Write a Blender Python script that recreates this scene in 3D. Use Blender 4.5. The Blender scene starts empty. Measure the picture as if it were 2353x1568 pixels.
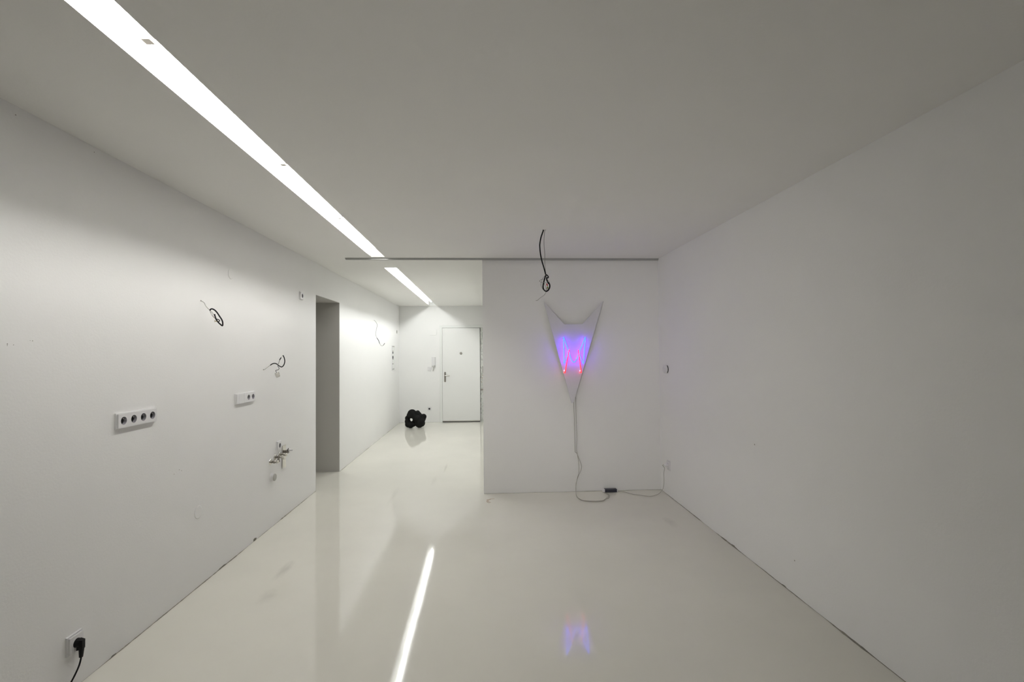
import bpy, math, random
from mathutils import Vector, Matrix, noise

random.seed(7)
S = bpy.context.scene
C = S.collection
PI = math.pi

# ------------------------------------------------------------------ camera, world, exposure
cam_d = bpy.data.cameras.new('camera')
cam_d.sensor_width = 36.0
cam_d.lens = 36.0 * 1111.0 / 2353.0
cam_d.clip_start = 0.05
cam = bpy.data.objects.new('camera', cam_d)
C.objects.link(cam)
yaw, pitch, roll = 0.05318, 0.02212, -0.00847
fw = Vector((math.sin(yaw) * math.cos(pitch), math.cos(yaw) * math.cos(pitch), math.sin(pitch)))
r0 = Vector((math.cos(yaw), -math.sin(yaw), 0))
u0 = r0.cross(fw)
rr = r0 * math.cos(roll) + u0 * math.sin(roll)
uu = -r0 * math.sin(roll) + u0 * math.cos(roll)
m = Matrix((rr, uu, -fw)).transposed().to_4x4()
m.translation = (0, 0, 1.5014)
cam.matrix_world = m
S.camera = cam

world = bpy.data.worlds.new('night')
S.world = world
world.use_nodes = True
world.node_tree.nodes['Background'].inputs[0].default_value = (0.02, 0.022, 0.03, 1)
world.node_tree.nodes['Background'].inputs[1].default_value = 0.3

S.view_settings.view_transform = 'Standard'
S.view_settings.look = 'None'
S.view_settings.gamma = 1
S.view_settings.use_curve_mapping = False
S.view_settings.exposure = 0.0
TUBE_POWER = 60.0
NEON_BLUE_BACK = 15.0

# unseen fill light added behind the camera to brighten partition and right wall
ad = bpy.data.lights.new('added_fill', 'AREA')
ad.shape = 'RECTANGLE'; ad.size = 1.0; ad.size_y = 1.4; ad.energy = 4.0; ad.color = (1.0, 0.97, 0.95); ad.spread = math.radians(46)
al = bpy.data.objects.new('added_fill', ad); C.objects.link(al)
al.location = (-1.2, -1.3, 1.45)
al.rotation_euler = (Vector((1.6, 5.16, 1.25)) - al.location).to_track_quat('-Z', 'Y').to_euler()

# ------------------------------------------------------------------ room numbers (metres)
L, R = -1.868, 1.873
H = 2.5
YB = -1.4          # wall behind the camera
YP = 5.16          # partition front face
YF = 10.495        # far wall
XP = -0.037        # partition left edge
O0, O1, OZ = 5.411, 6.270, 2.147    # opening in the left wall

P = {
    'cc_black': [[0.4757, 3.93, 2.4976], [0.4667, 3.93, 2.4728], [0.4542, 3.93, 2.4357], [0.4459, 3.93, 2.3922], [0.4443, 3.93, 2.3618], [0.4485, 3.93, 2.3053], [0.4601, 3.93, 2.2445], [0.4748, 3.93, 2.1924], [0.4903, 3.93, 2.1317]],
    'cc_loop': [[0.4907, 3.92, 2.1279], [0.4813, 3.92, 2.0998], [0.471, 3.92, 2.0609], [0.4663, 3.92, 2.0284], [0.473, 3.92, 2.0047], [0.4911, 3.92, 1.9925], [0.5107, 3.92, 2.0046], [0.5218, 3.92, 2.0327], [0.5156, 3.92, 2.0587], [0.5027, 3.92, 2.0652]],
    'cc_loop2': [[0.4906, 3.905, 2.1276], [0.5, 3.905, 2.1212], [0.5085, 3.905, 2.1082], [0.5033, 3.905, 2.0996], [0.4947, 3.905, 2.1018], [0.4945, 3.905, 2.0845], [0.5008, 3.905, 2.0716], [0.5114, 3.905, 2.0501]],
    'cc_wire': [[0.4882, 3.94, 2.5015], [0.4815, 3.94, 2.4382], [0.4804, 3.94, 2.3728], [0.4858, 3.94, 2.3074], [0.4852, 3.94, 2.2421], [0.488, 3.94, 2.1768], [0.4941, 3.94, 2.1333], [0.5012, 3.94, 2.0985], [0.5183, 3.94, 2.0724], [0.5246, 3.94, 2.0463]],
    'cc_wire2': [[0.491, 3.915, 2.1284], [0.4656, 3.915, 2.1012], [0.4514, 3.915, 2.0645], [0.4503, 3.915, 2.0386], [0.4604, 3.915, 2.0127], [0.4754, 3.915, 1.9954], [0.487, 3.915, 1.9889]],
    'cc_wire3': [[0.4723, 3.9, 2.0903], [0.4529, 3.9, 2.086], [0.4356, 3.9, 2.0731], [0.4548, 3.9, 2.0632], [0.4785, 3.9, 2.0601], [0.4958, 3.9, 2.0623]],
    'cc_tail': [[0.4751, 3.925, 2.0616], [0.4899, 3.925, 2.0269], [0.4899, 3.925, 1.988], [0.4762, 3.925, 1.9642], [0.4566, 3.925, 1.9491], [0.4348, 3.925, 1.9319], [0.4195, 3.925, 1.919], [0.4065, 3.925, 1.9173]],
    'cc_bits': [[0.4982, 3.91, 2.0465], [0.5031, 3.91, 2.0227], [0.4965, 3.91, 2.012], [0.5002, 3.91, 2.0767]],
    'w1_wire': [[-1.868, 3.269, 1.853], [-1.8628, 3.27, 1.8503], [-1.8539, 3.27, 1.8451], [-1.845, 3.27, 1.8369], [-1.8397, 3.27, 1.8232], [-1.8272, 3.27, 1.8067], [-1.8121, 3.27, 1.7917]],
    'w1_loop': [[-1.8104, 3.27, 1.7884], [-1.8069, 3.27, 1.7957], [-1.7972, 3.27, 1.7993], [-1.7812, 3.27, 1.7919], [-1.7652, 3.27, 1.7754], [-1.751, 3.27, 1.7535], [-1.7367, 3.27, 1.7315], [-1.7299, 3.27, 1.715], [-1.7282, 3.27, 1.6967], [-1.7312, 3.27, 1.6885], [-1.7436, 3.27, 1.6977], [-1.7614, 3.27, 1.7161], [-1.7721, 3.27, 1.7344], [-1.7775, 3.27, 1.7499], [-1.7811, 3.27, 1.7645]],
    'w1_small': [[-1.7667, 3.26, 1.7337], [-1.7587, 3.26, 1.7305], [-1.749, 3.26, 1.7272], [-1.7433, 3.26, 1.7214], [-1.7472, 3.26, 1.7154], [-1.7578, 3.26, 1.7154]],
    'w1_coil': [[-1.8168, 3.28, 1.7893], [-1.8114, 3.28, 1.7719], [-1.8006, 3.28, 1.7544], [-1.7864, 3.28, 1.7397], [-1.7811, 3.28, 1.7388]],
    'w1_coil2': [[-1.8076, 3.265, 1.788], [-1.7943, 3.265, 1.7779], [-1.7854, 3.265, 1.7642], [-1.7792, 3.265, 1.7496], [-1.7765, 3.265, 1.7404]],
    'w1_coil3': [[-1.8011, 3.255, 1.7816], [-1.7888, 3.255, 1.767], [-1.7834, 3.255, 1.7525], [-1.7701, 3.255, 1.737]],
    'w1_fray': [[-1.764, 3.27, 1.7161], [-1.772, 3.27, 1.7189], [-1.7818, 3.27, 1.7244], [-1.7597, 3.262, 1.7156], [-1.7694, 3.262, 1.7156], [-1.7782, 3.262, 1.7138], [-1.7559, 3.255, 1.7151], [-1.7639, 3.255, 1.717], [-1.7709, 3.255, 1.7194]],
    'w2_a': [[-1.868, 4.162, 1.368], [-1.8603, 4.162, 1.3682], [-1.844, 4.162, 1.3795], [-1.8277, 4.162, 1.3929], [-1.8103, 4.162, 1.4053]],
    'w2_b': [[-1.8103, 4.162, 1.4053], [-1.793, 4.162, 1.4167], [-1.7745, 4.162, 1.4201], [-1.7571, 4.162, 1.4142], [-1.7448, 4.162, 1.4036], [-1.7284, 4.162, 1.393], [-1.7151, 4.162, 1.3903], [-1.7018, 4.162, 1.4032], [-1.6942, 4.162, 1.423], [-1.6926, 4.162, 1.444], [-1.6978, 4.162, 1.4682], [-1.7071, 4.162, 1.4876]],
    'w2_c': [[-1.7071, 4.162, 1.4876], [-1.7153, 4.162, 1.4789], [-1.7224, 4.162, 1.4684]],
    'w2_d': [[-1.7224, 4.162, 1.4684], [-1.7285, 4.162, 1.459], [-1.7347, 4.162, 1.4476]],
    'w2_e': [[-1.7297, 4.15, 1.4477], [-1.7337, 4.15, 1.4321], [-1.7392, 4.15, 1.4154], [-1.7439, 4.15, 1.405]],
    'w2_f': [[-1.7439, 4.15, 1.405], [-1.7428, 4.15, 1.3945], [-1.7357, 4.15, 1.3851], [-1.734, 4.15, 1.3756], [-1.7428, 4.15, 1.3653], [-1.757, 4.15, 1.3633], [-1.7615, 4.15, 1.3582], [-1.7539, 4.15, 1.3424]],
    'w2_cap': [[-1.7543, 4.15, 1.3403], [-1.7396, 4.15, 1.3057], [-1.7662, 4.15, 1.3394], [-1.7386, 4.15, 1.3454]],
    'w3_a': [[-1.868, 8.156, 2.047], [-1.8522, 8.156, 2.0364], [-1.8304, 8.156, 2.0104], [-1.8122, 8.156, 1.9658], [-1.8196, 8.156, 1.9214], [-1.8343, 8.156, 1.8549], [-1.8381, 8.156, 1.8031], [-1.82, 8.156, 1.7512]],
    'w3_b': [[-1.82, 8.156, 1.7512], [-1.8018, 8.156, 1.7252], [-1.7873, 8.156, 1.6992], [-1.7728, 8.156, 1.6547]],
    'w3_c': [[-1.7728, 8.156, 1.6547], [-1.7509, 8.156, 1.6235], [-1.7254, 8.156, 1.6173], [-1.7144, 8.156, 1.6261]],
    'w3_d': [[-1.7144, 8.156, 1.6261], [-1.7034, 8.156, 1.6394], [-1.6888, 8.156, 1.6615]],
    'panel': [[0.6151, 5.115, 2.033], [0.8347, 5.115, 1.7878], [1.029, 5.115, 1.7914], [1.2545, 5.115, 2.0373], [0.9214, 5.115, 0.9497], [0.9028, 5.115, 0.9499]],
    'neon_blue': [[0.8673, 5.057, 1.5004], [0.8578, 5.057, 1.4777], [0.8216, 5.057, 1.3831], [0.8185, 5.057, 1.3778], [0.8147, 5.057, 1.3831], [0.8153, 5.057, 1.5084], [0.8129, 5.057, 1.6377], [0.8145, 5.057, 1.6468], [0.8182, 5.057, 1.6362], [0.8406, 5.057, 1.5767], [0.868, 5.057, 1.4966], [0.885, 5.057, 1.4394], [0.8999, 5.057, 1.4028], [0.9204, 5.057, 1.3851], [0.9413, 5.057, 1.4024], [0.9633, 5.057, 1.4425], [0.9832, 5.057, 1.5032], [1.0108, 5.057, 1.5677], [1.0394, 5.057, 1.6377], [1.0425, 5.057, 1.6453], [1.0439, 5.057, 1.6346], [1.0332, 5.057, 1.5066], [1.0225, 5.057, 1.3811], [1.0178, 5.057, 1.3758], [1.0125, 5.057, 1.3835], [0.9901, 5.057, 1.4385], [0.9761, 5.057, 1.4919]],
    'red1': [[0.87, 5.045, 1.5193], [0.823, 5.045, 1.275]],
    'red2': [[0.9672, 5.045, 1.5132], [0.995, 5.045, 1.2755]],
    'elec': [[0.8269, 5.105, 1.2977], [0.997, 5.105, 1.2921]],
    'cord1': [[0.9291, 5.148, 0.9891], [0.9318, 5.148, 0.8682], [0.9344, 5.148, 0.7374], [0.9373, 5.148, 0.5465], [0.939, 5.148, 0.431], [0.9527, 5.13, 0.4145], [0.9773, 5.13, 0.354], [0.997, 5.13, 0.3037], [1.0037, 5.13, 0.2686], [0.9941, 5.13, 0.2288], [0.9713, 5.13, 0.1794], [0.9525, 5.13, 0.13], [0.9418, 5.13, 0.0854], [0.9329, 5.09, 0.0421], [0.9209, 5.0121, 0.006], [0.922, 4.8893, 0.006], [0.9767, 4.8043, 0.006], [1.0852, 4.7804, 0.006], [1.1567, 4.802, 0.006], [1.2093, 4.8976, 0.006], [1.2584, 4.968, 0.006], [1.2562, 5.0448, 0.006], [1.2325, 5.0705, 0.006]],
    'cord2': [[0.9517, 5.148, 1.009], [0.9536, 5.148, 0.8176], [0.9592, 5.148, 0.5963], [0.9544, 5.148, 0.4458], [0.9625, 5.135, 0.3882], [0.9699, 5.135, 0.3281], [0.9763, 5.135, 0.268], [0.9746, 5.135, 0.208], [0.9587, 5.135, 0.1535], [0.9448, 5.135, 0.0889], [0.9337, 5.1, 0.0392], [0.9172, 4.9657, 0.012], [0.9394, 4.8306, 0.012], [0.9939, 4.7955, 0.012], [1.0763, 4.7828, 0.012], [1.145, 4.7925, 0.012], [1.1857, 4.8417, 0.012], [1.231, 4.8758, 0.012], [1.2459, 4.965, 0.012], [1.23, 5.0398, 0.012], [1.2104, 5.0618, 0.012]],
    'cord3': [[1.3665, 5.1042, 0.006], [1.3923, 5.1021, 0.006], [1.4419, 5.098, 0.006], [1.4834, 5.0328, 0.006], [1.5289, 4.9854, 0.006], [1.596, 4.9469, 0.006], [1.6632, 4.912, 0.006], [1.7271, 4.9395, 0.006], [1.7779, 4.97, 0.0123], [1.8133, 4.97, 0.0456], [1.8247, 4.95, 0.0995], [1.8287, 4.95, 0.1674], [1.8276, 4.95, 0.2257], [1.8335, 4.95, 0.2839], [1.848, 4.95, 0.3147]],
    'mark': [[0.0717, 4.9765, 0.0015], [0.035, 4.9699, 0.0015], [-0.0053, 4.948, 0.0015], [0.0013, 4.9101, 0.0015], [-0.0082, 4.8863, 0.0015], [0.0197, 4.8327, 0.0015]],
    'mark2': [[0.0379, 4.9665, 0.0015], [0.0109, 4.9342, 0.0015], [0.006, 4.8944, 0.0015], [0.0339, 4.8525, 0.0015]],
    'plug': [[-1.8538, 2.31, 0.2103], [-1.8358, 2.31, 0.2126], [-1.8352, 2.31, 0.1608]],
    'plug_cord': [[-1.8307, 2.3, 0.1667], [-1.8331, 2.3, 0.1524], [-1.8389, 2.3, 0.1361], [-1.8496, 2.3, 0.1098], [-1.8633, 2.3, 0.0795], [-1.879, 2.3, 0.0586], [-1.8948, 2.3, 0.048], [-1.9086, 2.3, 0.0404]],
}


# ------------------------------------------------------------------ materials
def mat(name, col, rough=0.5, metal=0.0, spec=0.5, emit=None, estr=0.0, bump=0.0, bscale=200.0, var=0.0, vscale=3.0, coat=0.0):
    m = bpy.data.materials.new(name)
    m.use_nodes = True
    nt = m.node_tree
    b = nt.nodes['Principled BSDF']
    b.inputs['Base Color'].default_value = (*col, 1)
    b.inputs['Roughness'].default_value = rough
    b.inputs['Metallic'].default_value = metal
    b.inputs['Specular IOR Level'].default_value = spec
    b.inputs['Coat Weight'].default_value = coat
    if emit:
        b.inputs['Emission Color'].default_value = (*emit, 1)
        b.inputs['Emission Strength'].default_value = estr
    if bump or var:
        tc = nt.nodes.new('ShaderNodeTexCoord')
    if bump:
        n = nt.nodes.new('ShaderNodeTexNoise'); n.inputs['Scale'].default_value = bscale
        n.inputs['Detail'].default_value = 4
        nt.links.new(tc.outputs['Object'], n.inputs['Vector'])
        bp = nt.nodes.new('ShaderNodeBump'); bp.inputs['Strength'].default_value = bump
        bp.inputs['Distance'].default_value = 0.002
        nt.links.new(n.outputs['Fac'], bp.inputs['Height'])
        nt.links.new(bp.outputs['Normal'], b.inputs['Normal'])
    if var:
        n2 = nt.nodes.new('ShaderNodeTexNoise'); n2.inputs['Scale'].default_value = vscale
        n2.inputs['Detail'].default_value = 5; n2.inputs['Roughness'].default_value = 0.6
        nt.links.new(tc.outputs['Object'], n2.inputs['Vector'])
        mr = nt.nodes.new('ShaderNodeMapRange')
        mr.inputs['From Min'].default_value = 0.3; mr.inputs['From Max'].default_value = 0.7
        mr.inputs['To Min'].default_value = 1 - var; mr.inputs['To Max'].default_value = 1 + var * 0.3
        nt.links.new(n2.outputs['Fac'], mr.inputs['Value'])
        mx = nt.nodes.new('ShaderNodeVectorMath'); mx.operation = 'SCALE'
        mx.inputs[0].default_value = col
        nt.links.new(mr.outputs['Result'], mx.inputs['Scale'])
        nt.links.new(mx.outputs['Vector'], b.inputs['Base Color'])
    return m

M = {}
M['wall'] = mat('wall_paint', (0.91, 0.905, 0.885), 0.75, bump=0.25, bscale=90, var=0.012, vscale=1.6)
SPOTS = [(-1.41, 3.47, 0.05, 0.18, 0.16), (-1.36, 3.10, 0.07, 0.12, 0.10), (-0.538, 6.34, 0.02, 0.30, 0.14), (-0.62, 5.73, 0.04, 0.25, 0.06), (1.595, 4.18, 0.06, 0.16, 0.10), (-0.98, 5.16, 0.04, 0.4, 0.06)]
def smudge(m, spots, stretch):
    nt = m.node_tree; b = nt.nodes['Principled BSDF']; tc = nt.nodes.new('ShaderNodeTexCoord')
    src = b.inputs['Base Color'].links[0].from_socket
    for (x, y, rx, ry, k) in spots:
        mp = nt.nodes.new('ShaderNodeMapping'); mp.vector_type = 'POINT'
        mp.inputs['Location'].default_value = (-x / rx, -y / ry, 0); mp.inputs['Scale'].default_value = (1 / rx, 1 / ry, 1)
        nt.links.new(tc.outputs['Object'], mp.inputs['Vector'])
        nz = nt.nodes.new('ShaderNodeTexNoise'); nz.inputs['Scale'].default_value = 1.5
        nt.links.new(mp.outputs['Vector'], nz.inputs['Vector'])
        ad_ = nt.nodes.new('ShaderNodeVectorMath'); ad_.operation = 'ADD'
        nt.links.new(mp.outputs['Vector'], ad_.inputs[0]); nt.links.new(nz.outputs['Color'], ad_.inputs[1])
        sb = nt.nodes.new('ShaderNodeVectorMath'); sb.operation = 'SUBTRACT'; sb.inputs[1].default_value = (0.5, 0.5, 0.5)
        nt.links.new(ad_.outputs['Vector'], sb.inputs[0])
        ln = nt.nodes.new('ShaderNodeVectorMath'); ln.operation = 'LENGTH'; nt.links.new(sb.outputs['Vector'], ln.inputs[0])
        mr = nt.nodes.new('ShaderNodeMapRange'); mr.interpolation_type = 'SMOOTHSTEP'
        mr.inputs['From Min'].default_value = 0.0; mr.inputs['From Max'].default_value = 1.0
        mr.inputs['To Min'].default_value = 1 - k; mr.inputs['To Max'].default_value = 1.0
        nt.links.new(ln.outputs['Value'], mr.inputs['Value'])
        sc_ = nt.nodes.new('ShaderNodeVectorMath'); sc_.operation = 'SCALE'
        nt.links.new(src, sc_.inputs[0]); nt.links.new(mr.outputs['Result'], sc_.inputs['Scale'])
        src = sc_.outputs['Vector']
    nt.links.new(src, b.inputs['Base Color'])
M['ceil'] = mat('ceiling_paint', (0.91, 0.90, 0.865), 0.8, bump=0.2, bscale=90, var=0.015, vscale=1.2)
M['floor'] = mat('poured_resin_floor', (0.79, 0.77, 0.69), 0.05, spec=0.4, var=0.05, vscale=1.1)
smudge(M['floor'], SPOTS, 1)
M['plastic'] = mat('white_plastic', (0.82, 0.81, 0.81), 0.3)
M['socket_in'] = mat('socket_shadow_grey_plastic', (0.42, 0.41, 0.44), 0.35)  # white plastic greyed to carry the shade inside the well
M['hole'] = mat('black_contact_hole', (0.01, 0.01, 0.01), 0.6)
M['black'] = mat('black_rubber', (0.004, 0.004, 0.005), 0.6, spec=0.25)
M['blk_box'] = mat('black_plastic_case', (0.03, 0.032, 0.045), 0.35)
M['wire'] = mat('grey_wire', (0.30, 0.29, 0.26), 0.5)
M['wire_l'] = mat('clear_wire', (0.48, 0.47, 0.43), 0.4)
M['cord'] = mat('putty_grey_cord', (0.36, 0.34, 0.29), 0.5)
M['chrome'] = mat('chrome', (0.62, 0.60, 0.56), 0.22, metal=1.0)
M['dchrome'] = mat('dull_steel', (0.30, 0.28, 0.25), 0.35, metal=0.8)
M['alu'] = mat('aluminium_rail', (0.45, 0.45, 0.44), 0.45, metal=0.3)
M['well'] = mat('well_floor_shade', (0.03, 0.03, 0.03), 0.5)  # near-black puts the deep shade of the recess into the floor colour
M['lamph'] = mat('lampholder_porcelain', (0.60, 0.58, 0.53), 0.4)
M['opening_shade'] = mat('opening_shade_grey_beige', (0.56, 0.545, 0.51), 0.7, bump=0.2, bscale=90)  # shade of the opening put into a darker grey-beige
M['copper'] = mat('bare_copper_ends', (0.45, 0.35, 0.18), 0.4, metal=0.4)
M['red_ins'] = mat('red_insulation', (0.45, 0.02, 0.02), 0.5)
M['grn_ins'] = mat('yellow_green_insulation', (0.25, 0.28, 0.05), 0.5)
M['door'] = mat('door_white_lacquer', (0.87, 0.87, 0.845), 0.45, bump=0.05, bscale=30)
M['frame'] = mat('door_frame_white', (0.85, 0.86, 0.83), 0.5)
M['trough'] = mat('reflector_white', (0.92, 0.92, 0.90), 0.5)
M['tube'] = mat('fluorescent_tube', (0.9, 0.9, 0.9), 0.4, emit=(1.0, 0.985, 0.955), estr=TUBE_POWER)
M['tube2'] = mat('fluorescent_tube_corridor', (0.9, 0.9, 0.9), 0.4, emit=(0.965, 0.985, 0.985), estr=TUBE_POWER * 1.5)
M['panel'] = mat('panel_white_lacquer', (0.74, 0.73, 0.76), 0.5)
M['sculpt'] = mat('matt_black_foam', (0.004, 0.004, 0.004), 0.8, spec=0.2, bump=0.3, bscale=60)
M['dirt'] = mat('dirty_joint', (0.33, 0.31, 0.26), 0.9, var=0.5, vscale=20)
M['caulk'] = mat('pale_sealant', (0.74, 0.72, 0.66), 0.6)
M['hall_dark'] = mat('dark_hall_end', (0.10, 0.09, 0.08), 0.6)  # darkness of the unlit hall end put into the colour
M['gap'] = mat('dark_gap', (0.02, 0.02, 0.02), 0.8)
M['brown'] = mat('brown_scratch', (0.46, 0.31, 0.19), 0.7, var=0.3, vscale=60)
M['tblue'] = mat('neon_blue_front', (0.1, 0.2, 0.4), 0.3, emit=(0.018, 0.062, 1.0), estr=7.0)
M['tblue_back'] = mat('neon_back_violet_glow', (0.1, 0.1, 0.3), 0.3, emit=(0.17, 0.012, 1.0), estr=NEON_BLUE_BACK)  # stronger violet emission added on the tube's rear for the panel glow
M['tred'] = mat('neon_red', (0.3, 0.05, 0.05), 0.3, emit=(1.0, 0.020, 0.022), estr=3.0)
M['elec'] = mat('neon_electrode', (0.8, 0.8, 0.9), 0.3, emit=(0.75, 0.7, 1.0), estr=1.1)

def grime():
    m = mat('grimy_plaster', (0.66, 0.67, 0.63), 0.8)
    nt = m.node_tree; b = nt.nodes['Principled BSDF']
    tc = nt.nodes.new('ShaderNodeTexCoord')
    mp = nt.nodes.new('ShaderNodeMapping'); mp.inputs['Scale'].default_value = (70, 70, 22)
    n = nt.nodes.new('ShaderNodeTexNoise'); n.inputs['Scale'].default_value = 1.0; n.inputs['Detail'].default_value = 6
    cr = nt.nodes.new('ShaderNodeValToRGB')
    cr.color_ramp.elements[0].position = 0.38; cr.color_ramp.elements[0].color = (0.42, 0.43, 0.40, 1)
    cr.color_ramp.elements[1].position = 0.52; cr.color_ramp.elements[1].color = (0.68, 0.69, 0.65, 1)
    nt.links.new(tc.outputs['Object'], mp.inputs['Vector']); nt.links.new(mp.outputs['Vector'], n.inputs['Vector'])
    nt.links.new(n.outputs['Fac'], cr.inputs['Fac']); nt.links.new(cr.outputs['Color'], b.inputs['Base Color'])
    return m
M['grime'] = grime()

# glass for the added window behind the camera
g = mat('added_window_glass', (1, 1, 1), 0.0)
g.node_tree.nodes['Principled BSDF'].inputs['Transmission Weight'].default_value = 1.0
M['glass'] = g

# ------------------------------------------------------------------ mesh builder
class MB:
    def __init__(s): s.v = []; s.f = []; s.mi = []; s.sm = []; s.cur = 0; s.smooth = False
    def add(s, vs, fs, smooth=None):
        o = len(s.v); s.v += [tuple(x) for x in vs]
        for q in fs:
            s.f.append(tuple(i + o for i in q)); s.mi.append(s.cur)
            s.sm.append(s.smooth if smooth is None else smooth)
    def box(s, a, b):
        x0, y0, z0 = [min(p, q) for p, q in zip(a, b)]; x1, y1, z1 = [max(p, q) for p, q in zip(a, b)]
        vs = [(x0,y0,z0),(x1,y0,z0),(x1,y1,z0),(x0,y1,z0),(x0,y0,z1),(x1,y0,z1),(x1,y1,z1),(x0,y1,z1)]
        s.add(vs, [(0,3,2,1),(4,5,6,7),(0,1,5,4),(1,2,6,5),(2,3,7,6),(3,0,4,7)])
    def cyl(s, a, b, r, r2=None, n=20, caps=True):
        a = Vector(a); b = Vector(b); r2 = r if r2 is None else r2
        d = (b - a).normalized()
        t = Vector((0, 0, 1)) if abs(d.z) < 0.9 else Vector((1, 0, 0))
        u = d.cross(t).normalized(); w = d.cross(u)
        vs = []
        for c, q in ((a, r), (b, r2)):
            vs += [c + u * (q * math.cos(2*PI*i/n)) + w * (q * math.sin(2*PI*i/n)) for i in range(n)]
        s.add(vs, [(i, (i+1) % n, n + (i+1) % n, n + i) for i in range(n)], True)
        if caps: s.add(vs, [tuple(range(n))[::-1], tuple(range(n, 2*n))], False)
    def lathe(s, a, d, prof, n=24):
        # prof: list of (distance along d, radius)
        a = Vector(a); d = Vector(d).normalized()
        t = Vector((0, 0, 1)) if abs(d.z) < 0.9 else Vector((1, 0, 0))
        u = d.cross(t).normalized(); w = d.cross(u)
        vs = []
        for (h, q) in prof:
            vs += [a + d*h + u*(q*math.cos(2*PI*i/n)) + w*(q*math.sin(2*PI*i/n)) for i in range(n)]
        fs = []
        for k in range(len(prof) - 1):
            fs += [(k*n+i, k*n+(i+1) % n, (k+1)*n+(i+1) % n, (k+1)*n+i) for i in range(n)]
        s.add(vs, fs, True)
        k = (len(prof) - 1) * n
        s.add(vs, [tuple(range(n))[::-1], tuple(range(k, k+n))], False)
    def tube(s, pts, r, n=8, sub=6, back=None, straight=False):
        P_ = [Vector(q) for q in pts]
        path = []
        if straight or len(P_) < 3: path = P_
        else:
            E = [2*P_[0]-P_[1]] + P_ + [2*P_[-1]-P_[-2]]
            for i in range(1, len(E) - 2):
                p0, p1, p2, p3 = E[i-1:i+3]
                for k in range(sub):
                    t = k / sub
                    path.append(0.5*((2*p1)+(p2-p0)*t+(2*p0-5*p1+4*p2-p3)*t*t+(3*p1-p0-3*p2+p3)*t**3))
            path.append(P_[-1])
        N = len(path); vs = []; u = None
        for i, c in enumerate(path):
            d = (path[min(i+1, N-1)] - path[max(i-1, 0)])
            if d.length < 1e-9: d = Vector((0, 0, 1))
            d.normalize()
            if u is None:
                t = Vector((0, 1, 0)) if abs(d.y) < 0.9 else Vector((1, 0, 0))
                u = t - d * t.dot(d)
            else: u = u - d * u.dot(d)
            u.normalize(); w = d.cross(u)
            vs += [c + u*(r*math.cos(2*PI*k/n)) + w*(r*math.sin(2*PI*k/n)) for k in range(n)]
        for i in range(N-1):
            for k in range(n):
                q = (i*n+k, i*n+(k+1) % n, (i+1)*n+(k+1) % n, (i+1)*n+k)
                if back is not None:
                    cc = (vs[q[0]] + vs[q[1]] + vs[q[2]] + vs[q[3]]) / 4
                    s.cur = 1 if (cc.y - (path[i].y + path[i+1].y)/2) > back * r else 0
                s.v_tmp = None
                o = len(s.v) if (i == 0 and k == 0) else o
                if i == 0 and k == 0: s.v += [tuple(x) for x in vs]
                s.f.append(tuple(j + o for j in q)); s.mi.append(s.cur); s.sm.append(True)
        s.cur = 0
        s.f.append(tuple(o+j for j in range(n))[::-1]); s.mi.append(0); s.sm.append(False)
        s.f.append(tuple(o+(N-1)*n+j for j in range(n))); s.mi.append(0); s.sm.append(False)
    def build(s, name, mats, parent=None, bevel=0.0):
        me = bpy.data.meshes.new(name)
        me.from_pydata(s.v, [], s.f)
        for q in (mats if isinstance(mats, (list, tuple)) else [mats]): me.materials.append(q)
        me.polygons.foreach_set('material_index', s.mi)
        me.polygons.foreach_set('use_smooth', s.sm)
        me.update()
        o = bpy.data.objects.new(name, me); C.objects.link(o)
        if parent is not None:
            o.parent = parent
            o.matrix_parent_inverse = Matrix.Translation(parent.location).inverted()
        if bevel:
            b = o.modifiers.new('bevel', 'BEVEL'); b.width = bevel; b.segments = 2; b.limit_method = 'ANGLE'
        return o

def tag(o, label=None, cat=None, group=None, kind=None):
    if label: o['label'] = label
    if cat: o['category'] = cat
    if group: o['group'] = group
    if kind: o['kind'] = kind
    return o
def thing(name, loc, label, cat, group=None):
    o = bpy.data.objects.new(name, None); o.location = loc; o.empty_display_size = 0.05
    C.objects.link(o)
    return tag(o, label, cat, group)
def struct(mb, name, mats, parent=None, **k):
    o = mb.build(name, mats, parent, **k)
    if parent is None: o['kind'] = 'structure'
    return o

# ------------------------------------------------------------------ the room shell
T = 0.2
b = MB()
b.box((-3.4, YB - T, -0.12), (R + T, YF + T, 0.0))
floor = struct(b, 'floor', M['floor'])

# ceiling plane with the two light slots cut out
def slx(y): return -1.1725 - 0.0031 * y      # left edge of the slot
def srx(y): return -1.036 - 0.0024 * y       # right edge
SL = [(1.22, 5.080), (5.735, 10.462)]
b = MB()
ys = [YB - T, SL[0][0], SL[0][1], SL[1][0], SL[1][1], YF + T]
def row(y, z): return [(L - T, y, z), (slx(y), y, z), (srx(y), y, z), (R + T, y, z)]
for z, flip in ((H, True), (H + 0.013, False)):
    for i in range(5):
        a = row(ys[i], z); c = row(ys[i+1], z)
        for k in range(3):
            if k == 1 and i in (1, 3): continue
            q = [a[k], a[k+1], c[k+1], c[k]]
            b.add(q[::-1] if flip else q, [(0, 1, 2, 3)])
for (y0, y1) in SL:   # board edges round the slots
    c = [(slx(y0), y0), (srx(y0), y0), (srx(y1), y1), (slx(y1), y1)]
    for i in range(4):
        p, q = c[i], c[(i+1) % 4]
        b.add([(p[0], p[1], H), (q[0], q[1], H), (q[0], q[1], H+0.013), (p[0], p[1], H+0.013)], [(0, 1, 2, 3)])
struct(b, 'ceiling', M['ceil'])
b = MB(); b.box((L - T, YB - T, H + 0.16), (R + T, YF + T, H + 0.3))
struct(b, 'ceiling_slab', M['ceil'])

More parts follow.
